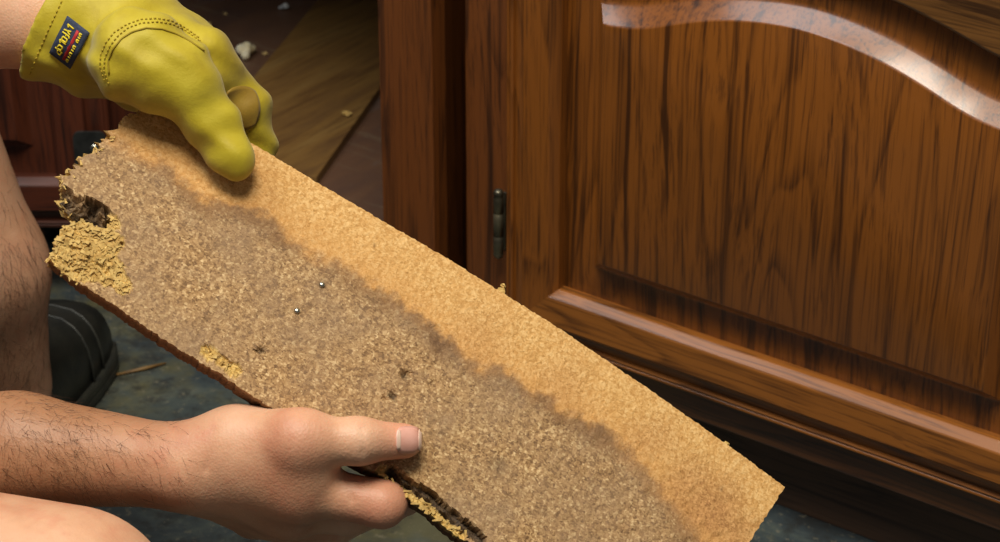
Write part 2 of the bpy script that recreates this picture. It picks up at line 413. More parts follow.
# hinged on its right edge at the centre stile, standing open
a = math.radians(36); ld.matrix_world = Matrix.Translation((-.480, -.024, -.030)) @ Matrix.Rotation(a, 4, 'Z') @ Matrix.Translation((-(DW+.052), 0, 0))
bpy.context.view_layer.update(); mw = ld.matrix_world.copy(); ld.parent = lc; ld.matrix_parent_inverse = Matrix.Translation(lc.location).inverted(); ld.matrix_basis = mw
def hinge_plate(par):
    bm = bmesh.new(); x0, x1, z0, z1 = DW+.020, DW+.050, -.012, .050
    bmesh.ops.create_cube(bm, size=1); bmesh.ops.scale(bm, vec=(x1-x0, .003, z1-z0), verts=bm.verts)
    bmesh.ops.bevel(bm, geom=[e for e in bm.edges if abs(e.verts[0].co.y-e.verts[1].co.y) > .001], offset=.006, segments=4, profile=.5, affect='EDGES')
    bmesh.ops.translate(bm, vec=((x0+x1)/2, -.0016, (z0+z1)/2), verts=bm.verts)
    me = bpy.data.meshes.new('hinge_plate'); bm.to_mesh(me); bm.free(); link('hinge_plate', me, IRON, par)
    for z in (.004, .034):
        s = lathe('screw', [(0, .0042), (.0012, .0040), (.0018, .002)], (0, 0, 0), STEEL, None, 14); s.data.transform(Matrix.Translation(((x0+x1)/2+.004, -.003, z)) @ Matrix.Rotation(math.pi/2, 4, 'X')); s.parent = par
hinge_plate(ld)
# countertop over both
tag(box('countertop', -1.12, .56, -.03, .655, .6005, .635, LAMINATE, None, .004), 'beige laminate countertop lying across both cabinets', 'countertop')
# ------------------------------------------------------------------ loose plank and popcorn on the cabinet bottom
e = np.array([-.39, .92]); e /= np.linalg.norm(e); nn = np.array([e[1], -e[0]])
a0 = onplane(255, 75, 2, ZB+.009)[:2]; b0 = onplane(316, 178, 2, ZB+.009)[:2]; wdt = float((b0-a0)@nn)
r0 = a0+e*((.028-a0[1])/e[1]+.0); ln = .56
pl = box('plank', -wdt/2, wdt/2, -ln/2, ln/2, 0, .009, PLANK, None, .001)
cen = r0+nn*wdt/2+e*(ln/2+.065); pl.data.transform(Matrix.Translation((cen[0], cen[1], ZB+.0003)) @ Matrix.Rotation(math.atan2(nn[1], nn[0]), 4, 'Z'))
tag(pl, 'loose brown wooden plank lying flat inside the open cabinet', 'plank')
def popcorn(px, py, size, mat, label, seed, z=ZB):
    rg = np.random.default_rng(seed); c = onplane(px, py, 2, z+size*.3)
    fs = []
    for i in range(7):
        d = rg.normal(size=3); d /= np.linalg.norm(d); d[2] = abs(d[2])*.6-.1
        fs.append(cap(c+d*size*.10, c+d*size*.34, size*.13, size*rg.uniform(.12, .21)))
    f = union(fs, size*.05); V, Q = nets(f, c-size*.75, c+size*.75, size/16)
    V[:, 2] += z+.0002-V[:, 2].min()
    o = obj('popcorn', V, Q, mat, None, True); return tag(o, label, 'popcorn', 'popcorn spilled inside the cabinet')
popcorn(246, 49, .029, CORN, 'large white popped popcorn nearest the yellow glove fingers', 3)
popcorn(284, 6, .014, CORNB, 'small pale popcorn piece farthest back by the plank', 5)
popcorn(206, 24, .014, CORNT, 'small tan popcorn piece half hidden by the yellow glove', 8)
def crumb(name, px, py, z, size, mat, label, seed, cat='crumb', group=None):
    rg = np.random.default_rng(seed); bm = bmesh.new(); bmesh.ops.create_icosphere(bm, subdivisions=2, radius=size/2)
    for v in bm.verts: v.co *= 1+.35*rg.normal(); v.co.z *= .5
    zz = min(v.co.z for v in bm.verts); c = onplane(px, py, 2, z+size*.2)
    bmesh.ops.translate(bm, vec=(c[0], c[1], z-zz+.0001), verts=bm.verts)
    me = bpy.data.meshes.new(name); bm.to_mesh(me); bm.free(); return tag(link(name, me, mat), label, cat, group)
crumb('wood_crumb', 346, 114, ZB+.0095, .008, PALEWOOD, 'pale wood crumb on the loose plank near its edge', 1)
crumb('wood_crumb', 265, 54, ZB, .005, CORNT, 'tiny tan crumb to the right of the large popcorn', 2)
crumb('wood_crumb', 332, 156, ZB, .006, PALEWOOD, 'pale crumb beside the plank edge in the cabinet', 4)
crumb('wood_crumb', 225, 14, ZB, .004, CORNT, 'tiny pale crumb at the back between two small popcorn pieces', 6)
a_, b_ = onplane(110, 376, 2, ZF+.002), onplane(166, 363, 2, ZF+.002); m_ = (a_+b_)/2+np.array([.004, .006, 0])
tag(tubes('flooring_sliver', [[a_, m_, b_]], [.0008, .0019, .0007], PLANK, None, 6), 'thin brown sliver of flooring lying beside the black shoe', 'sliver')
# ------------------------------------------------------------------ particle board held in both hands
TILT = math.radians(20)
u_img = np.array([.845, .535]); u_img /= np.linalg.norm(u_img)
UB = RT*u_img[0]-UP*u_img[1]; EB = -RT*u_img[1]-UP*u_img[0]          # along the board; towards its lower edge
toc = -ray(400, 330); toc /= np.linalg.norm(toc)
UB = UB-toc*(UB@toc); UB /= np.linalg.norm(UB); EB = EB-toc*(EB@toc)-UB*(EB@UB); EB /= np.linalg.norm(EB)
VB = EB*math.cos(TILT)+toc*math.sin(TILT); NB = toc*math.cos(TILT)-EB*math.sin(TILT)
OB = P(400, 330, 1.36)                                              # a point on the board's front face
def bpx(x, y):
    r = ray(x, y); t = ((OB-CAM)@NB)/(r@NB); p = CAM+t*r-OB; return np.array([p@UB, p@VB])
def bdepth(x, y):
    r = ray(x, y); return ((OB-CAM)@NB)/(r@NB)
def bworld(u, v, h=0): return OB+u*UB+v*VB+h*NB
top = [(166, 92), (215, 121), (275, 157), (330, 190), (383, 221), (450, 260), (503, 293), (560, 329), (600, 356), (650, 390), (700, 425), (750, 461), (785, 487)]
left = [(166, 92), (140, 110), (118, 128), (96, 150), (80, 164), (65, 181), (63, 196), (66, 207), (72, 214), (70, 226), (61, 236), (58, 248), (49, 258)]
bot = [(49, 258), (80, 283), (110, 303), (170, 344), (235, 384), (300, 428), (345, 457), (384, 476), (405, 494), (430, 512), (460, 537), (520, 580), (600, 640), (664, 690)]
rgt = [(785, 487), (750, 541), (664, 690)]
def poly(pts):
    q = np.array([bpx(*p) for p in pts]); s = np.concatenate([[0], np.cumsum(np.linalg.norm(np.diff(q, axis=0), axis=1))]); s /= s[-1]
    return lambda t: np.array([np.interp(t, s, q[:, 0]), np.interp(t, s, q[:, 1])])
Tp, Lf, Bt, Rg = poly(top), poly(left), poly(bot), poly(rgt)
NU, NV = 330, 86; TB = .0165
def vnoise(seed, n=257):
    g = np.random.default_rng(seed).normal(size=(n, n))
    def f(x, y):
        x = np.asarray(x) % (n-1); y = np.asarray(y) % (n-1); i = x.astype(int); j = y.astype(int); a = x-i; b = y-j
        a = a*a*(3-2*a); b = b*b*(3-2*b)
        return (g[i, j]*(1-a)+g[i+1, j]*a)*(1-b)+(g[i, j+1]*(1-a)+g[i+1, j+1]*a)*b
    return f
vn = vnoise(3); vn2 = vnoise(4)
S_, T_ = np.meshgrid(np.linspace(0, 1, NU), np.linspace(0, 1, NV), indexing='ij')
UV = np.empty((NU, NV, 2))
Tc = np.array([Tp(s) for s in np.linspace(0, 1, NU)]); Bc = np.array([Bt(s) for s in np.linspace(0, 1, NU)])
Lc = np.array([Lf(t) for t in np.linspace(0, 1, NV)]); Rc = np.array([Rg(t) for t in np.linspace(0, 1, NV)])
# crumbly edges
jag = RNG.normal(size=NV)*.0016+np.interp(np.arange(NV), np.arange(0, NV+4, 4), RNG.normal(size=len(np.arange(0, NV+4, 4)))*.0016)
Lc[1:-1, 0] += jag[1:-1]; Lc[1:-1, 1] += RNG.normal(size=NV-2)*.0006
Bc[1:-1, 1] += RNG.normal(size=NU-2)*.0003+np.interp(np.arange(NU-2), np.arange(0, NU+5, 5), RNG.normal(size=len(np.arange(0, NU+5, 5)))*.0005)
Tc[1:-1, 1] += RNG.normal(size=NU-2)*.0002
Rc[1:-1, 0] += RNG.normal(size=NV-2)*.0003
s, t = S_[..., None], T_[..., None]
UV = (1-t)*Tc[:, None]+t*Bc[:, None]+(1-s)*Lc[None]+s*Rc[None]-((1-s)*(1-t)*Tc[0]+s*(1-t)*Tc[-1]+(1-s)*t*Bc[0]+s*t*Bc[-1])
U_, V_ = UV[..., 0], UV[..., 1]
def blob(pts, rad):         # soft mask of a region given by discs at pixels
    m = np.full_like(U_, -4.)
    for (x, y, r) in pts:
        c = bpx(x, y); d = np.hypot(U_-c[0], V_-c[1])/(r/1.69e3); m = np.maximum(m, 1-d)
    return m
def seam(pts, r):
    q_ = [bpx(*p_) for p_ in pts]; m = np.full_like(U_, 9.)
    for a_, b_ in zip(q_[:-1], q_[1:]):
        d_ = b_-a_; h_ = np.clip(((U_-a_[0])*d_[0]+(V_-a_[1])*d_[1])/(d_@d_), 0, 1); m = np.minimum(m, np.hypot(U_-a_[0]-h_*d_[0], V_-a_[1]-h_*d_[1]))
    return 1-m/(r/1.69e3)
nf = vn(U_*900+90, V_*900+90); nm_ = vn2(U_*260+60, V_*260+60); nl = vn(U_*60+30, V_*60+30)
chip = blob([(66, 248, 26), (84, 238, 30), (96, 228, 26), (92, 258, 28), (104, 246, 22), (80, 262, 24), (108, 268, 20), (122, 284, 12)], 1)
chip = np.clip((chip-.12+.10*nm_)*9, 0, 1)
hole = np.clip((blob([(70, 205, 12), (82, 208, 15), (96, 214, 16), (100, 220, 13), (66, 196, 10)], 1)-.1+.13*nm_)*7, 0, 1)
chip2 = np.clip((blob([(211, 354, 9), (222, 362, 9), (234, 370, 10), (205, 350, 6)], 1)-.2+.15*nm_)*8, 0, 1)
chip3 = np.clip((seam([(384, 480), (402, 492), (430, 514), (455, 534)], 13)-.1+.12*nm_)*8, 0, 1)
gap = np.clip((seam([(392, 472), (402, 479), (412, 486), (424, 492), (436, 502), (450, 513), (466, 527), (480, 538)], 5.5)+.12*nm_)*6, 0, 1)
H = .00010*nf+.00018*nm_*(V_ > -.02)
H = H-chip*(.0022+.0010*nm_+.0007*nf)-hole*(.0085+.0030*nm_+.0012*nf)-chip2*(.0012+.0007*nf)-chip3*(.0030+.0008*nf)-gap*(.0060+.0015*nm_)
for (x, y, r, dp) in [(405, 375, 4.5, .003), (393, 396, 4.5, .003), (261, 351, 3.6, .003), (409, 372, 3, .002), (386, 398, 3, .002)]:
    c = bpx(x, y); H -= dp*np.clip(1.4-np.hypot(U_-c[0], (V_-c[1])*1.3)/(r/1.69e3), 0, 1)
front = OB+U_[..., None]*UB+V_[..., None]*VB+H[..., None]*NB
back = OB+U_[..., None]*UB+V_[..., None]*VB+(-TB+.0002*nm_)[..., None]*NB
vid = np.arange(NU*NV).reshape(NU, NV); Vt = [front.reshape(-1, 3)]; Fc = []
q = np.stack([vid[:-1, :-1], vid[:-1, 1:], vid[1:, 1:], vid[1:, :-1]], -1).reshape(-1, 4); Fc.append(q)
# edge strips: 5 layers deep with a rough saw-dust surface
ring = np.concatenate([vid[:, 0], vid[-1, 1:], vid[-2::-1, -1], vid[0, -2:0:-1]]); nr = len(ring); prev = ring; base = NU*NV
fr = front.reshape(-1, 3); bk = back.reshape(-1, 3); uvr = UV.reshape(-1, 2); ctr = uvr.mean(0)
isleft = np.isin(ring, vid[0])
for L in range(1, 7):
    k = L/6; pts = fr[ring]*(1-k)+bk[ring]*k
    amp = np.where(isleft, .0016, .0003)
    if L < 6: pts = pts+(RNG.normal(size=nr)*amp)[:, None]*UB+(RNG.normal(size=nr)*amp*.5)[:, None]*VB
    Vt.append(pts); cur = base+np.arange(nr); base += nr
    Fc.append(np.stack([prev, np.roll(prev, -1), np.roll(cur, -1), cur], 1)); prev = cur
Vt = np.concatenate(Vt); tris = [list(f) for f in np.concatenate(Fc)]; tris.append([int(x) for x in prev])
def board_mat():
    t = NT('water_stained_particle_board'); o = t.tc.outputs['Object']
    at = t.n('Attribute', attribute_name='buv', attribute_type='GEOMETRY'); sp = t.n('SeparateXYZ'); t.l(at.outputs['Vector'], sp.inputs[0])
    cu, vb = [], []
    uv = at.outputs['Vector']
    fl = t.n('TexVoronoi', Scale=680.0); t.l(t.mapping((1, 1.5, 1), src=uv), fl.inputs['Vector'])
    fl2 = t.n('TexVoronoi', Scale=400.0); t.l(t.mapping((1.4, 1, 1), src=uv, loc=(.3, .2, 0)), fl2.inputs['Vector'])
    fine = t.noise(uv, 700, 3, .7); mid = t.noise(uv, 90, 5, .65); big = t.noise(uv, 22, 4, .6)
    sp1 = t.n('SeparateColor'); t.l(fl.outputs['Color'], sp1.inputs[0]); sp2 = t.n('SeparateColor'); t.l(fl2.outputs['Color'], sp2.inputs[0])
    fleck = t.math('MULTIPLY_ADD', sp1.outputs[0], .55, t.math('MULTIPLY', sp2.outputs[1], .45))
    dry = t.ramp(fleck, [(.15, srgb(190, 140, 74)), (.5, srgb(214, 166, 98)), (.85, srgb(230, 188, 124))])
    dry = t.mix(t.ramp(mid, [(.35, G(.35)), (.55, G(0))]), dry, srgb(206, 150, 78))
    wet = t.ramp(fleck, [(.10, srgb(112, 80, 44)), (.40, srgb(160, 122, 76)), (.70, srgb(188, 150, 100)), (.95, srgb(226, 194, 142))])
    wet = t.mix(t.ramp(big, [(.35, G(0)), (.65, G(.55))]), wet, srgb(150, 122, 92))
    wet = t.mix(t.ramp(t.noise(uv, 45, 5, .7), [(.55, G(0)), (.75, G(.5))]), wet, srgb(122, 94, 66))
    # where the stain begins, measured down from the top edge; position along the board sets it
    edge = t.math('MULTIPLY_ADD', t.math('SUBTRACT', mid, .5), .020, t.math('MULTIPLY', t.math('SUBTRACT', big, .5), .022))
    sa = t.n('Attribute', attribute_name='stain'); d = t.math('ADD', sa.outputs['Fac'], edge)
    sm = t.ramp(t.math('MULTIPLY_ADD', d, 60., .5), [(.25, G(0)), (.75, G(1))])
    c = t.mix(sm, dry, wet)
    # halo of warm tan before the line, dark tide line along it
    halo = t.ramp(t.math('MULTIPLY_ADD', d, 14., .62), [(.30, G(0)), (.62, G(.45)), (.75, G(0))]); c = t.mix(halo, c, srgb(200, 142, 76))
    tide = t.ramp(t.math('MULTIPLY_ADD', d, 40., .4), [(.30, G(0)), (.50, G(1)), (.62, G(.75)), (.95, G(0))]); tw = t.n('Attribute', attribute_name='tide')
    c = t.mix(t.math('MULTIPLY', tide, tw.outputs['Fac']), c, srgb(104, 74, 46))
    bl = t.n('Attribute', attribute_name='blush'); c = t.mix(bl.outputs['Fac'], c, t.ramp(fleck, [(.1, srgb(140, 92, 48)), (.8, srgb(190, 134, 76))]))
    dk = t.n('Attribute', attribute_name='dark'); c = t.mix(t.math('MULTIPLY', dk.outputs['Fac'], t.ramp(fine, [(.3, G(1)), (.7, G(.6))])), c, srgb(26, 19, 14))
    ch = t.n('Attribute', attribute_name='torn')
    torn = t.ramp(t.noise(t.mapping((1, 2.4, 1), rot=(0, 0, .7), src=uv), 420, 4, .7), [(.3, srgb(166, 124, 56)), (.5, srgb(214, 176, 96)), (.7, srgb(236, 210, 140))])
    c = t.mix(ch.outputs['Fac'], c, torn)
    ed = t.n('Attribute', attribute_name='rim'); core = t.ramp(t.noise(o, 500, 4, .7), [(.3, srgb(76, 50, 28)), (.7, srgb(124, 86, 46))])
    c = t.mix(ed.outputs['Fac'], c, core)
    t.col(c); t.bump(t.math('ADD', fleck, t.math('MULTIPLY', fine, 1.2)), .45, .0009); return t.set(Roughness=.75)
bo = obj('particle_board', Vt, tris, board_mat(), None, False)
tag(bo, 'broken water-stained particle board held at an angle in both hands', 'board')
nV = len(Vt); full = lambda a: np.concatenate([a.reshape(-1)]+[a.reshape(-1)[ring]]*6)
def attr(ob, name, data, kind='FLOAT'):
    at = ob.data.attributes.new(name, kind, 'POINT')
    at.data.foreach_set('value' if kind == 'FLOAT' else 'vector', np.asarray(data, np.float32).reshape(-1))
st_px = [(166, 150), (190, 190), (215, 205), (240, 208), (262, 216), (300, 240), (340, 262), (362, 274), (400, 304), (440, 336), (480, 366), (520, 384), (560, 404), (600, 432), (640, 466), (670, 500), (700, 535), (740, 590), (760, 650)]
sb = np.array([bpx(*p) for p in st_px]); stain = V_-np.interp(U_, sb[:, 0], sb[:, 1])
lim = bpx(150, 205)[0]; stain = np.where(U_ < sb[0, 0]+.02, stain-np.clip(sb[0, 0]+.02-U_, 0, .03)*.35, stain)
tide = np.interp(U_, [sb[0, 0]-.05, sb[0, 0]-.01, sb[0, 0]+.03, 1], [0, .1, .85, .85])*(.72+.35*vn2(U_*45+7, V_*45+7))*np.interp(U_, [.0, .14], [1, .75])
tide = np.clip(tide, 0, 1)
blush = np.zeros_like(U_)
for (x, y, r_, a_) in [(690, 490, 46, .55), (715, 515, 50, .75), (735, 530, 40, .6), (650, 445, 40, .35), (560, 385, 45, .25), (480, 340, 45, .25), (250, 190, 40, .2)]:
    c = bpx(x, y); blush = np.maximum(blush, a_*np.clip(1.3-1.3*np.hypot(U_-c[0], V_-c[1])/(r_/1.69e3)+.12*nl, 0, 1))
blush = blush*np.clip(.8-stain*60, 0, 1)
attr(bo, 'blush', full(np.clip(blush, 0, 1))); attr(bo, 'stain', full(stain)); attr(bo, 'tide', full(tide)); attr(bo, 'buv', np.concatenate([np.stack([U_, V_, H], -1).reshape(-1, 3)]+[np.concatenate([uvr[ring], np.full((nr, 1), .01*L)], 1) for L in range(6)]), 'FLOAT_VECTOR')
dark = np.clip(hole*(.85+.35*nm_), 0, 1)+np.clip(gap*1.0, 0, 1)
for (x, y, r, a) in [(405, 375, 6, .9), (393, 396, 6, .85), (261, 351, 5, .9), (497, 465, 13, .35), (503, 460, 6, .3), (297, 311, 5, .6), (322, 285, 5, .6), (375, 246, 3, .6), (721, 489, 3, .5), (70, 236, 5, .3)]:
    c = bpx(x, y); dark = np.maximum(dark, a*np.clip(1.5-1.5*np.hypot(U_-c[0], V_-c[1])/(r/1.69e3)+.3*nf, 0, 1))
attr(bo, 'dark', full(np.clip(dark, 0, 1)))
torn = np.clip(np.maximum(np.maximum(chip*(1-hole), chip2), chip3*(1-gap)), 0, 1); attr(bo, 'torn', np.concatenate([torn.reshape(-1)]+[np.where(isleft, .85, torn.reshape(-1)[ring])*(1-.1*L) for L in range(6)]))
attr(bo, 'rim', np.concatenate([np.zeros(NU*NV)]+[np.where(isleft, 0, min(1, .45+.3*L))*np.ones(nr) for L in range(6)]))
for (x, y) in ((297, 311), (322, 285)):
    sc_ = lathe('screw', [(-.004, .0012), (.0002, .0013), (.0004, .0019), (.0011, .0016), (.0014, .0006)], (0, 0, 0), STEEL, None, 12)
    z = Vector(NB); X = z.orthogonal().normalized(); Y = z.cross(X); c = bworld(*bpx(x, y), 0)
    sc_.data.transform(Matrix(((X.x, Y.x, z.x, c[0]), (X.y, Y.y, z.y, c[1]), (X.z, Y.z, z.z, c[2]), (0, 0, 0, 1)))); sc_.parent = bo
def flakes(name, n, pick, size, mat, seed):
    rg = np.random.default_rng(seed); V = []; Fc = []; k = 0
    while k < n:
        i = rg.integers(0, NU); j = rg.integers(0, NV)
        if rg.random() > pick[i, j]: continue
        k += 1; c = front[i, j]+NB*rg.uniform(-.0003, .0008); a = rg.uniform(0, 6.28)
        d = math.cos(a)*UB+math.sin(a)*VB+rg.normal()*.35*NB; d /= np.linalg.norm(d); p = np.cross(d, NB); p /= np.linalg.norm(p); z = np.cross(p, d)
        l, w_, h = size*rg.uniform(.5, 1.5), size*rg.uniform(.12, .3), size*.06; b = len(V)
        for sx, sy, sz in ((-1, -1, -1), (1, -.4, -1), (1, .4, -1), (-1, 1, -1), (-1, -1, 1), (1, -.4, 1), (1, .4, 1), (-1, 1, 1)): V.append(c+d*l*.5*sx+p*w_*sy+z*h*sz)
        Fc += [tuple(b+x for x in f) for f in ((0, 3, 2, 1), (4, 5, 6, 7), (0, 1, 5, 4), (1, 2, 6, 5), (2, 3, 7, 6), (3, 0, 4, 7))]
    o = obj(name, V, Fc, mat, bo); o['kind'] = 'stuff'; return o
edgew = np.zeros((NU, NV)); edgew[0:2] = 1
flakes('wood_flakes', 620, np.clip(chip*(1-hole)+.35*chip2+.4*chip3*(1-gap), 0, 1), .0042, PALEWOOD, 1)
flakes('edge_splinters', 36, edgew, .0028, PALEWOOD, 2)
for (x, y, sz) in ((503, 290, .0055), (728, 444, .004), (505, 284, .003)):
    c = bworld(*bpx(x, y), -.004); bm = bmesh.new(); bmesh.ops.create_icosphere(bm, subdivisions=2, radius=sz/2)
    for v in bm.verts: v.co *= 1+.3*random.gauss(0, 1)
    bmesh.ops.translate(bm, vec=c, verts=bm.verts); me = bpy.data.meshes.new('crumb'); bm.to_mesh(me); bm.free(); link('crumb', me, PALEWOOD, bo)
# ------------------------------------------------------------------ person: bare right hand, gloved left hand, bare legs
mm = .001
def thumbd(x, y, r, out=.0): return P(x, y, bdepth(x, y)-(r*1.06+out))
tip, ip, mcp = thumbd(405, 441, .0100), thumbd(358, 441, .0126, .001), thumbd(300, 440, .0130, -.004)
wr = P(190, 466, 1.346); wr_lo = P(197, 471, 1.366)
elbow = P(-235, 428, 1.42)
iM = P(300, 488, 1.336); iP = P(382, 504, 1.334); iD = P(404, 496, 1.380); iT = P(420, 478, 1.394)
mM = P(290, 508, 1.364); mP = P(350, 512, 1.378); mD = P(390, 500, 1.404); mT = P(412, 482, 1.410)
rM = P(274, 516, 1.386); rP = P(334, 524, 1.404); rD = P(372, 510, 1.424); rT = P(392, 494, 1.428)
lM = P(252, 516, 1.404); lP = P(302, 532, 1.426); lD = P(336, 520, 1.440); lT = P(354, 506, 1.442)
tcm = P(230, 447, 1.342)
hand = [cap(tip, ip, .0102, .0126), (cap(ip, mcp, .0127, .0134), .008), (cap(mcp, tcm, .0136, .0165), .016), (cap(P(246, 438, 1.340), P(280, 438, 1.334), .0152, .0148), .014),
        (cap(iM, wr, .0155, .019), .016), (cap(mM, wr, .0155, .020), .016), (cap(rM, wr_lo, .0145, .019), .016), (cap(lM, wr_lo, .0135, .018), .016),
        (cap(mcp, iM, .0110, .0135), .016), (cap(tcm, iM, .0175, .0155), .018), (cap(tcm, mM, .016, .016), .016), (cap(P(256, 456, 1.336), P(300, 466, 1.330), .0165, .0140), .020)]
for a_, b_, c_, d_, r in ((iM, iP, iD, iT, .0138), (mM, mP, mD, mT, .0138), (rM, rP, rD, rT, .0128), (lM, lP, lD, lT, .0112)):
    hand += [(cap(a_, b_, r*1.06, r), .005), (cap(b_, c_, r*1.0, r*.84), .004), (cap(c_, d_, r*.84, r*.70), .003)]
fore = P(20, 450, 1.37)
arm_r = [(cap(wr, fore, .0212, .0300), .014), (cap(wr_lo, fore, .0202, .0295), .014), (cap(fore, elbow, .0300, .0410), .014)]
sh_r = np.array([-.23, -.78, .41]); sh_l = np.array([-.47, -.57, .60]); pelv = np.array([-.42, -.80, .10])
arm_r += [(cap(elbow, sh_r, .044, .056), .02)]
lw = P(40, 14, 1.405); le = P(-345, -2, 1.56); la2 = P(-90, 8, 1.44)
arm_l = [(cap(lw, la2, .0350, .0390), .02), (cap(la2, le, .0390, .046), .02), (cap(le, sh_l, .046, .056), .02)]
ank_l = np.array([-.352, -.290, -.075]); kn_l = P(-125, 20, 1.72); sdir = np.array([-.45, .89, 0]); sdir /= np.linalg.norm(sdir); hip_l = np.array([-.51, -.70, .12])
calf = P(-22, 270, 1.80)
kn_r = P(64, 619, 1.26); hip_r = np.array([-.36, -.86, .10]); th_r = kn_r*.6+hip_r*.4
ank_r = np.array([-.30, -.80, -.10]); ft_r = np.array([-.235, -.745, -.135])
legs = [(cap(ank_l, calf, .043, .052), .02), (cap(calf, kn_l, .052, .058), .02), (cap(kn_l, hip_l, .060, .085), .03),
        (cap(ank_l, ank_l+np.array([-.022, .018, -.040]), .040, .026), .01), (cap(ank_l+np.array([-.024, .018, -.042]), np.array([ank_l[0]-.024, ank_l[1]+.018, -.134])+sdir*.11, .024, .015), .01),
        (cap(kn_r, th_r, .0625, .074), .02), (cap(th_r, hip_r, .074, .09), .03), (cap(kn_r+np.array([-.01, -.01, -.02]), ank_r, .058, .038), .02), (cap(ank_r, ft_r, .036, .03), .02)]
neck = (sh_l+sh_r)/2+np.array([.01, .01, .05]); head = neck+np.array([.05, .04, .14]); fwd = np.array([.80, .58, -.25]); fwd /= np.linalg.norm(fwd)
sid = np.cross(fwd, [0, 0, 1.]); sid /= np.linalg.norm(sid); hup = np.cross(sid, fwd)
torso = [(cap(pelv, (sh_l+sh_r)/2-np.array([0, 0, .10]), .13, .145), .05), (cap(hip_l, hip_r, .10, .10), .05), (cap(sh_l, sh_r, .062, .062), .06),
         (cap((sh_l+sh_r)/2, head-np.array([0, 0, .05]), .058, .055), .03), (ell(head, (fwd, sid, hup), (.098, .078, .118)), .02),
         (cap(head+fwd*.06-hup*.075, head+fwd*.075-hup*.085, .03, .024), .02), (cap(head+fwd*.096+hup*.01, head+fwd*.112-hup*.025, .008, .013), .008),
         (ell(head+sid*.08-hup*.005, (fwd, sid, hup), (.018, .008, .030)), .004), (ell(head-sid*.08-hup*.005, (fwd, sid, hup), (.018, .008, .030)), .004),
         (cap(head+fwd*.093-hup*.055+sid*.018, head+fwd*.093-hup*.055-sid*.018, .008, .008), .006)]
BODY = union(hand+arm_r+arm_l+legs+torso, .01)
HAND = union(hand+arm_r, .01); LEGS = union(legs, .01)
def boxof(pts, pad):
    a = np.array(pts); return a.min(0)-pad, a.max(0)+pad
hi_boxes = []
lo, hi = boxof([tip, iP, lP, lT, rP, mcp, fore, wr], .045); hi_boxes.append((lo, hi, .0022, HAND))
parts_v, parts_q, nb_ = [], [], 0
hb = [(lo, hi)]
lo2, hi2 = boxof([ank_l, kn_l, P(40, 390, 1.95)], .085); lo2[2] = ZF
hi_boxes.append((lo2, hi2, .0045, LEGS)); hb.append((lo2, hi2))
lo3, hi3 = boxof([kn_r, kn_r*.75+hip_r*.25], .085); 
hi_boxes.append((lo3, hi3, .0045, LEGS)); hb.append((lo3, hi3))
allb = boxof([ank_l, kn_l, hip_l, hip_r, ank_r, head+np.array([.02, .02, .05]), sh_l, sh_r, elbow, fore, kn_r, le, lw], .125)
hi_boxes.append((allb[0], allb[1], .011, BODY))
for bi, (a_, b_, h, f) in enumerate(hi_boxes):
    Vn, Qn = nets(f, a_, b_, h); Vn = relax(Vn, Qn, 1 if bi == 0 else 2, .4)
    cc = Vn[Qn].mean(1); keep = np.ones(len(Qn), bool)
    for bj in (range(bi) if bi == 3 else ()):
        l_, h_ = hb[bj]; keep &= ~(np.all((cc > l_+.006) & (cc < h_-.006), axis=1) & (np.abs(hi_boxes[bj][3](cc)) < .012))
    Qn = Qn[keep]; parts_v.append(Vn); parts_q.append(Qn+nb_); nb_ += len(Vn)
BV, BQ = np.concatenate(parts_v), np.concatenate(parts_q)
BQ = BQ[(BQ >= 0).all(1)]
used = np.unique(BQ); remap = -np.ones(len(BV), int); remap[used] = np.arange(len(used)); BV = BV[used]; BQ = remap[BQ]
# skin creases on the thumb and wrist
def crease(V, px, r, depth, n):
    for (x0, y0, x1, y1) in px:
        d0, d1 = march(HAND, x0, y0), march(HAND, x1, y1); a_, b_ = P(x0, y0, d0), P(x1, y1, d1)
        f = cap(a_, b_, 0, 0); dd = f(V); g = np.exp(-(dd/r)**2)*depth; V = V-g[:, None]*n[None]*-1
    return V
BV = crease(BV, [(367, 424, 369, 460), (374, 425, 376, 459), (362, 428, 363, 455), (345, 474, 352, 500), (214, 430, 206, 470)], .0017, .0010, FW)
person = obj('person', BV, BQ, SKIN, None, True)
tag(person, 'kneeling person gripping the particle board with one bare hand and one yellow glove', 'person')
tanv = np.zeros(len(BV)); ax_ = (fore-wr)/np.linalg.norm(fore-wr); along = (BV-wr)@ax_
seg = cap(wr, elbow, .0, .0)(BV); tanv = np.clip((along+.005)/.07, 0, 1)*(HAND(BV) < .008)*(LEGS(BV) > .002)*.8
tanv = np.maximum(tanv, .15*(LEGS(BV) < .01)*(BV[:, 0] < -.3)); attr(person, 'tan', tanv)
pk = np.zeros(len(BV))
for c_, r in ((tip, .024), (iP, .026), (mcp, .02)): pk = np.maximum(pk, np.clip(1.2-np.linalg.norm(BV-c_, axis=1)/r, 0, 1)*.6)
attr(person, 'pink', pk)
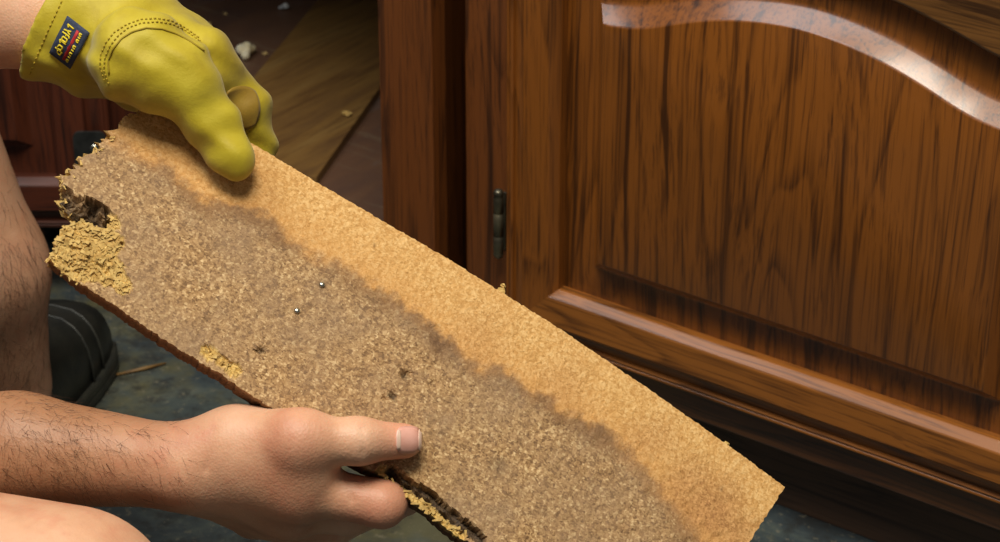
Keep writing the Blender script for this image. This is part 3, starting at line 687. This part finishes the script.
# thumb nail laid on the thumb tip
def patch(name, f, grid, lift, mat, parent, thick=.0006, smooth=True):
    """thin curved piece: a grid of pixels dropped onto a surface, with thickness"""
    n, m = len(grid), len(grid[0]); top_, low = [], []
    for row in grid:
        for (x, y) in row:
            p = P(x, y, march(f, x, y)); g = grad(f, p)
            top_.append(p+g*lift); low.append(p+g*(lift-thick))
    V = top_+low; N = n*m; Fc = []
    for i in range(n-1):
        for j in range(m-1):
            a_, b_, c_, d_ = i*m+j, i*m+j+1, (i+1)*m+j+1, (i+1)*m+j; Fc += [(a_, b_, c_, d_), (N+d_, N+c_, N+b_, N+a_)]
    rim_ = [j for j in range(m)]+[i*m+m-1 for i in range(1, n)]+[(n-1)*m+j for j in range(m-2, -1, -1)]+[i*m for i in range(n-2, 0, -1)]
    for k in range(len(rim_)):
        a_, b_ = rim_[k], rim_[(k+1) % len(rim_)]; Fc.append((b_, a_, N+a_, N+b_))
    return fix(obj(name, V, Fc, mat, parent, smooth))
def roundgrid(cx, cy, hw, hh, n=9, pw=4):
    g = []
    for i in range(n):
        row = []
        for j in range(n):
            a_, b_ = -1+2*i/(n-1), -1+2*j/(n-1); l = max(abs(a_), abs(b_), 1e-9); q = (abs(a_)**pw+abs(b_)**pw)**(1/pw) or 1e-9
            s = l/q if q > 1e-9 else 1; row.append((cx+hw*b_*s, cy+hh*a_*s))
        g.append(row)
    return g
patch('thumbnail', HAND, roundgrid(408, 440, 12, 13.2), .0006, NAIL, person, .0014)
patch('nail_edge', HAND, roundgrid(419.3, 440, 1.3, 10.5), .0008, NAILW, person, .0014)
patch('lunula_highlight', HAND, roundgrid(398.3, 440, 2.0, 9.5), .0008, NAILW, person, .0010)  # pale lunula that also paints in the highlight at the nail base
# body hair on forearm and shin
def hairs(name, f, spots, n, ln_, flow, seed, rr=.00008):
    rg = np.random.default_rng(seed); V = []; Fc = []; k = 0; tries = 0
    while k < n and tries < n*6:
        tries += 1; x0, x1, y0, y1 = spots[rg.integers(len(spots))]; x, y = rg.uniform(x0, x1), rg.uniform(y0, y1)
        d = march(f, x, y)
        if d > 2.4: continue
        p = P(x, y, d); g = grad(f, p)
        fl_ = flow+rg.normal(size=3)*.45; t_ = fl_-g*(fl_@g); t_ /= np.linalg.norm(t_)+1e-9; L = ln_*rg.uniform(.5, 1.3)
        s_ = np.cross(t_, g); b = len(V); cv = rg.normal()*.25
        pts = [p-g*.0003, p+g*.0010+t_*L*.35, p+g*.0016+t_*L*.7+s_*L*cv*.3, p+g*.0015+t_*L+s_*L*cv*.6]
        for i, q_ in enumerate(pts):
            w_ = rr*(1-.28*i)
            V += [q_+s_*w_, q_-s_*w_*.5+g*w_, q_-s_*w_*.5-g*w_]
        for i in range(3):
            for e_ in range(3):
                e2 = (e_+1) % 3; Fc.append((b+3*i+e_, b+3*i+e2, b+3*i+3+e2, b+3*i+3+e_))
        k += 1
    o = obj(name, V, Fc, HAIRM, person); o['kind'] = 'stuff'; return o
hairs('forearm_hair', HAND, [(0, 150, 390, 500), (0, 190, 400, 500), (0, 100, 385, 500)], 430, .015, RT*.6-UP*.8, 11)
hairs('shin_hair', LEGS, [(0, 55, 160, 400), (0, 50, 240, 400)], 300, .017, -UP+RT*.3, 12, .00010)
# ------------------------------------------------------------------ glove
gt, gi, gm, gb = thumbd(232, 157, .0138, .001), thumbd(208, 118, .0152, .003), thumbd(176, 76, .0205, .007), P(140, 58, 1.352)
def bb(x, y, dz): return P(x, y, bdepth(x, y)+dz)          # behind the board's face
k2, k1 = bb(239, 111, .022), P(197, 63, 1.378)
fing = [(cap(P(112, 30, 1.385), k1, .026, .021), .015), (cap(k1, k2, .0200, .0175), .012), (cap(k2, bb(255, 150, .036), .0170, .0130), .012), (cap(bb(256, 150, .036), bb(252, 180, .034), .0122, .0105), .005),
        (cap(P(120, 20, 1.405), P(188, 50, 1.405), .024, .020), .015), (cap(P(188, 50, 1.405), bb(236, 108, .045), .019, .0145), .008), (cap(bb(236, 108, .045), bb(226, 160, .042), .0140, .0112), .005),
        (cap(P(110, 35, 1.425), P(170, 60, 1.428), .022, .018), .015), (cap(P(170, 60, 1.428), bb(205, 110, .055), .017, .0130), .008), (cap(bb(205, 110, .055), bb(196, 150, .046), .0125, .0108), .005),
        (cap(P(100, 55, 1.435), P(140, 78, 1.440), .020, .016), .015), (cap(P(140, 78, 1.440), bb(168, 112, .062), .015, .012), .008), (cap(bb(168, 112, .062), bb(166, 145, .050), .012, .0105), .005)]
palm = [cap(P(52, 14, 1.405), P(112, 30, 1.395), .0385, .036), (cap(P(92, 48, 1.420), P(130, 62, 1.425), .030, .026), .015)]
cuffm = (cap(P(41, 13, 1.405), P(95, 24, 1.400), .0400, .0365), .008)
thumb_ = union([cap(gt, gi, .0140, .0155), (cap(gi, gm, .0155, .0215), .010), (cap(gm, gb, .0215, .0270), .012), (cap(gb, P(122, 55, 1.375), .0265, .022), .012)], .008)
GL0 = union(palm+[cuffm]+fing, .012)
def wrinkle(p):
    q = p-P(150, 60, 1.36); a_ = q@RT; b_ = q@UP
    return .0010*np.sin(a_*210+b_*90+2*np.sin(b_*130))+.0005*np.sin(b_*260-a_*150+1.3)
cutp = P(36, 36, 1.39); cutn = RT*.88-UP*.47; cutn /= np.linalg.norm(cutn)
def GLV(p):
    v = smin(GL0(p), thumb_(p), .0030)+wrinkle(p)
    return np.maximum(v, -((p-cutp)@cutn))
lo, hi = boxof([gt, k2, bb(256, 150, .036), P(52, 14, 1.405), P(150, -20, 1.40), bb(166, 145, .05)], .050)
GV, GQ = nets(GLV, lo, hi, .0021); GV = relax(GV, GQ, 1, .4); GQ = GQ[(GQ >= 0).all(1)]
glove = obj('work_glove', GV, GQ, GLOVE, person, True); glove['label'] = 'yellow leather work glove with navy cuff label'
def path_on(f, pts, lift, n=40):
    pts = np.array(pts, float); s_ = np.concatenate([[0], np.cumsum(np.linalg.norm(np.diff(pts, axis=0), axis=1))])
    out = []
    for t_ in np.linspace(0, s_[-1], n):
        x, y = np.interp(t_, s_, pts[:, 0]), np.interp(t_, s_, pts[:, 1]); p = P(x, y, march(f, x, y)); out.append(p+grad(f, p)*lift)
    return out
def stitches(name, pts, gapn, rad, parent, mat):
    q = path_on(GLV, pts, rad*.8, gapn*2); return tubes(name, [q[i:i+2] for i in range(0, len(q)-1, 2)], rad, mat, parent, 5)
ARC = [(109, 84), (104, 70), (105, 58), (110, 46), (118, 36), (128, 28), (142, 23), (158, 22), (172, 24), (186, 31), (200, 41)]
stitches('stitching', ARC, 34, .00045, glove, STITCH)
stitches('stitching', [(x-4*(1 if i < 5 else .3), y-3.4) for i, (x, y) in enumerate(ARC)], 34, .00045, glove, STITCH)
stitches('stitching', [(30, 74), (38, 54), (47, 33), (56, 14), (62, 1)], 16, .00045, glove, STITCH)
tubes('seam_welt', [path_on(GLV, [(109, 74), (108, 62), (113, 49), (121, 39), (132, 32), (146, 28), (162, 29), (176, 34), (190, 41), (204, 51)], .0001, 50)], .0006, PIPING, glove)
# suede pad on the forefinger
pad = patch('suede_patch', lambda p: GL0(p)+wrinkle(p), [[(241+(18.5*b_)*math.sqrt(1-.45*a_*a_), 108+(22*a_)*math.sqrt(1-.45*b_*b_)) for b_ in np.linspace(-1, 1, 13)] for a_ in np.linspace(-1, 1, 13)], .0009, SUEDE, glove, .0016)
# woven label on the cuff
C4 = [np.array(q_, float) for q_ in ((68, 16), (90, 33), (71, 68), (50, 52))]
def lab(a_, b_): return tuple((1-a_)*((1-b_)*C4[0]+b_*C4[1])+a_*((1-b_)*C4[3]+b_*C4[2]))    # a along the writing, b across
patch('label_patch', GLV, [[lab(a_, b_) for b_ in np.linspace(0, 1, 9)] for a_ in np.linspace(0, 1, 13)], .0012, NAVY, glove, .0018)
def emb(name, strokes, rad, mat, lift=.0014):
    ps = []
    for st in strokes: ps.append(path_on(GLV, [lab(*q_) for q_ in st], lift, max(3, 3*len(st))))
    return tubes(name, ps, rad, mat, glove, 5)
# strokes of the woven script (a: down the label, b: from the script side to the plain side)
scr = []
for i, kind in enumerate('lyfolap'):
    a_ = .15+i*.105; w_ = .085
    if kind == 'l': scr.append([(a_, .16), (a_+.01, .44)]); scr.append([(a_, .16), (a_+.06, .24)])
    elif kind == 'y': scr.append([(a_, .40), (a_+.04, .26), (a_+w_, .42)]); scr.append([(a_+.04, .26), (a_+.06, .13)])
    elif kind == 'f': scr.append([(a_+.02, .12), (a_+.02, .42), (a_+.07, .45)]); scr.append([(a_, .30), (a_+.07, .30)])
    elif kind == 'o': scr.append([(a_, .22), (a_, .40), (a_+w_, .42), (a_+w_, .22), (a_, .22)])
    elif kind == 'a': scr.append([(a_, .24), (a_, .38), (a_+w_, .38), (a_+w_, .20), (a_, .24)])
    elif kind == 'p': scr.append([(a_, .14), (a_, .44), (a_+w_, .40), (a_+.07, .28), (a_, .26)])
emb('script_lettering', scr, .00055, YTHREAD)
small = []
for i in range(9):
    a_ = .17+i*.085
    if i == 3: continue
    small.append([(a_, .70), (a_, .80)] if i % 2 else [(a_-.02, .80), (a_-.02, .70), (a_+.03, .72), (a_+.03, .80)])
emb('small_lettering', small, .00050, YTHREAD)
emb('red_stripe', [[(.13, .58), (.90, .58)], [(.13, .62), (.90, .62)]], .0008, RTHREAD, .0010)
# ------------------------------------------------------------------ shoes, clothes, hair
def shoe(ank, d, name_label):
    d = np.array([d[0], d[1], 0.]); d /= np.linalg.norm(d); s_ = np.array([d[1], -d[0], 0]); o0 = np.array([ank[0], ank[1], ZF])
    W = [(-.062, .020, .052), (-.055, .030, .066), (-.035, .036, .082), (0, .037, .092), (.04, .037, .090), (.08, .042, .086), (.12, .047, .078), (.155, .048, .072), (.18, .044, .064), (.198, .034, .052), (.210, .018, .036)]
    secs = []
    for (x, hw, h) in W:
        c = o0+d*x; ring_ = []
        for k_ in range(20):
            an = 2*math.pi*k_/20; cx, cz = math.cos(an), math.sin(an)
            z_ = .016+(h-.016)*max(cz, 0)**.75 if cz > 0 else .016+.004*cz
            ring_.append(c+s_*hw*(.96*abs(cx)**.7*(1 if cx > 0 else -1))+np.array([0, 0, z_]))
        secs.append(ring_)
    up_ = loft('shoe', secs, SHOEUP, person, True)
    so = []
    n = 40; out_ = []
    xs = [w_[0] for w_ in W]; hs = [w_[1] for w_ in W]
    for k_ in range(n):
        an = 2*math.pi*k_/n; x = .074+.142*math.cos(an); hw = float(np.interp(x, xs, hs))+.003; sg = math.sin(an)
        yy = math.copysign(min(abs(sg)*1.7, 1), sg)*hw; out_.append(o0+d*x+s_*yy)
    for z_, k_ in ((.0004, .97), (.004, 1.0), (.009, 1.0), (.011, .985), (.013, 1.0), (.018, 1.0), (.020, .975)):
        so.append([o0+d*.074+(q_-o0-d*.074)*k_+np.array([0, 0, z_]) for q_ in out_])
    loft('sole', so, RUBBER, up_, False)
    # toe cap seam and laces
    for xx in (.128, .152):
        h = float(np.interp(xx, xs, [w_[2] for w_ in W])); hw = float(np.interp(xx, xs, hs)); pt = []
        for k_ in range(13):
            an = math.pi*k_/12; cx, cz = math.cos(an), math.sin(an)
            pt.append(o0+d*(xx-.012*abs(cx))+s_*hw*.97*math.copysign(abs(cx)**.7, cx)+np.array([0, 0, .0165+(h-.016)*cz**.75]))
        tubes('seam', [pt], .0013, RUBBER, up_)
    tubes('lace', [[o0+d*x+s_*-.02+np.array([0, 0, z_]), o0+d*(x+.01)+np.array([0, 0, z_+.006]), o0+d*x+s_*.02+np.array([0, 0, z_])] for x, z_ in ((.045, .088), (.065, .083), (.085, .077))], .0022, LACE, up_)
    return up_
shoe(ank_l-sdir*.010+np.array([-.024, .018, 0]), sdir, '')
shoe(np.array([-.285, -.785]), (.8, .6), '')
def shell(name, f, off, clip, lo, hi, h, mat):
    g = lambda p: np.maximum(f(p)-off, clip(p)); V_s, Q_s = nets(g, lo, hi, h); Q_s = Q_s[(Q_s >= 0).all(1)]; return obj(name, relax(V_s, Q_s, 2, .4), Q_s, mat, person, True)
tors = union(torso[:3]+[(cap(sh_r, sh_r*.5+elbow*.5, .060, .060), .03), (cap(sh_l, sh_l*.5+le*.5, .060, .060), .03)], .04)
shell('t_shirt', tors, .012, lambda p: (pelv[2]+.02)-p[..., 2], *boxof([pelv, sh_l, sh_r, elbow, le], .17), .010, SHIRT)
shl = union([cap(kn_l*.42+hip_l*.58, hip_l, .072, .090), cap(th_r*.75+hip_r*.25, hip_r, .084, .094), (cap(hip_l, hip_r, .105, .105), .05), (cap(pelv, pelv+np.array([0, 0, .08]), .135, .135), .05)], .03)
shell('shorts', shl, .012, lambda p: p[..., 2]-(pelv[2]+.10), *boxof([hip_l, hip_r, kn_l*.42+hip_l*.58, th_r, pelv], .18), .010, SHORTS)
hairf = ell(head+hup*.018-fwd*.014, (fwd, sid, hup), (.102, .087, .122))
shell('hair', hairf, .002, lambda p: np.minimum((p-head)@fwd*1.0-.045, .0)*0+np.maximum((p-head)@fwd-.062-.5*((p-head)@hup-.06), -((p-head)@hup)-.07), head-.16, head+.16, .006, HAIRM)
for sg in (-1, 1):
    c = head+fwd*.088+sid*.032*sg+hup*.012; bm = bmesh.new(); bmesh.ops.create_uvsphere(bm, u_segments=16, v_segments=10, radius=.012); bmesh.ops.translate(bm, vec=c, verts=bm.verts)
    me = bpy.data.meshes.new('eye'); bm.to_mesh(me); bm.free(); link('eye', me, NAILW, person, True)
for ob in (person, glove, bo): print(ob.name, len(ob.data.polygons))
print('proj', [tuple(round(float(v)) for v in proj(q_)[:2]) for q_ in (sh_r, sh_l, head, kn_l, kn_r, hip_r, hip_l, pelv)])
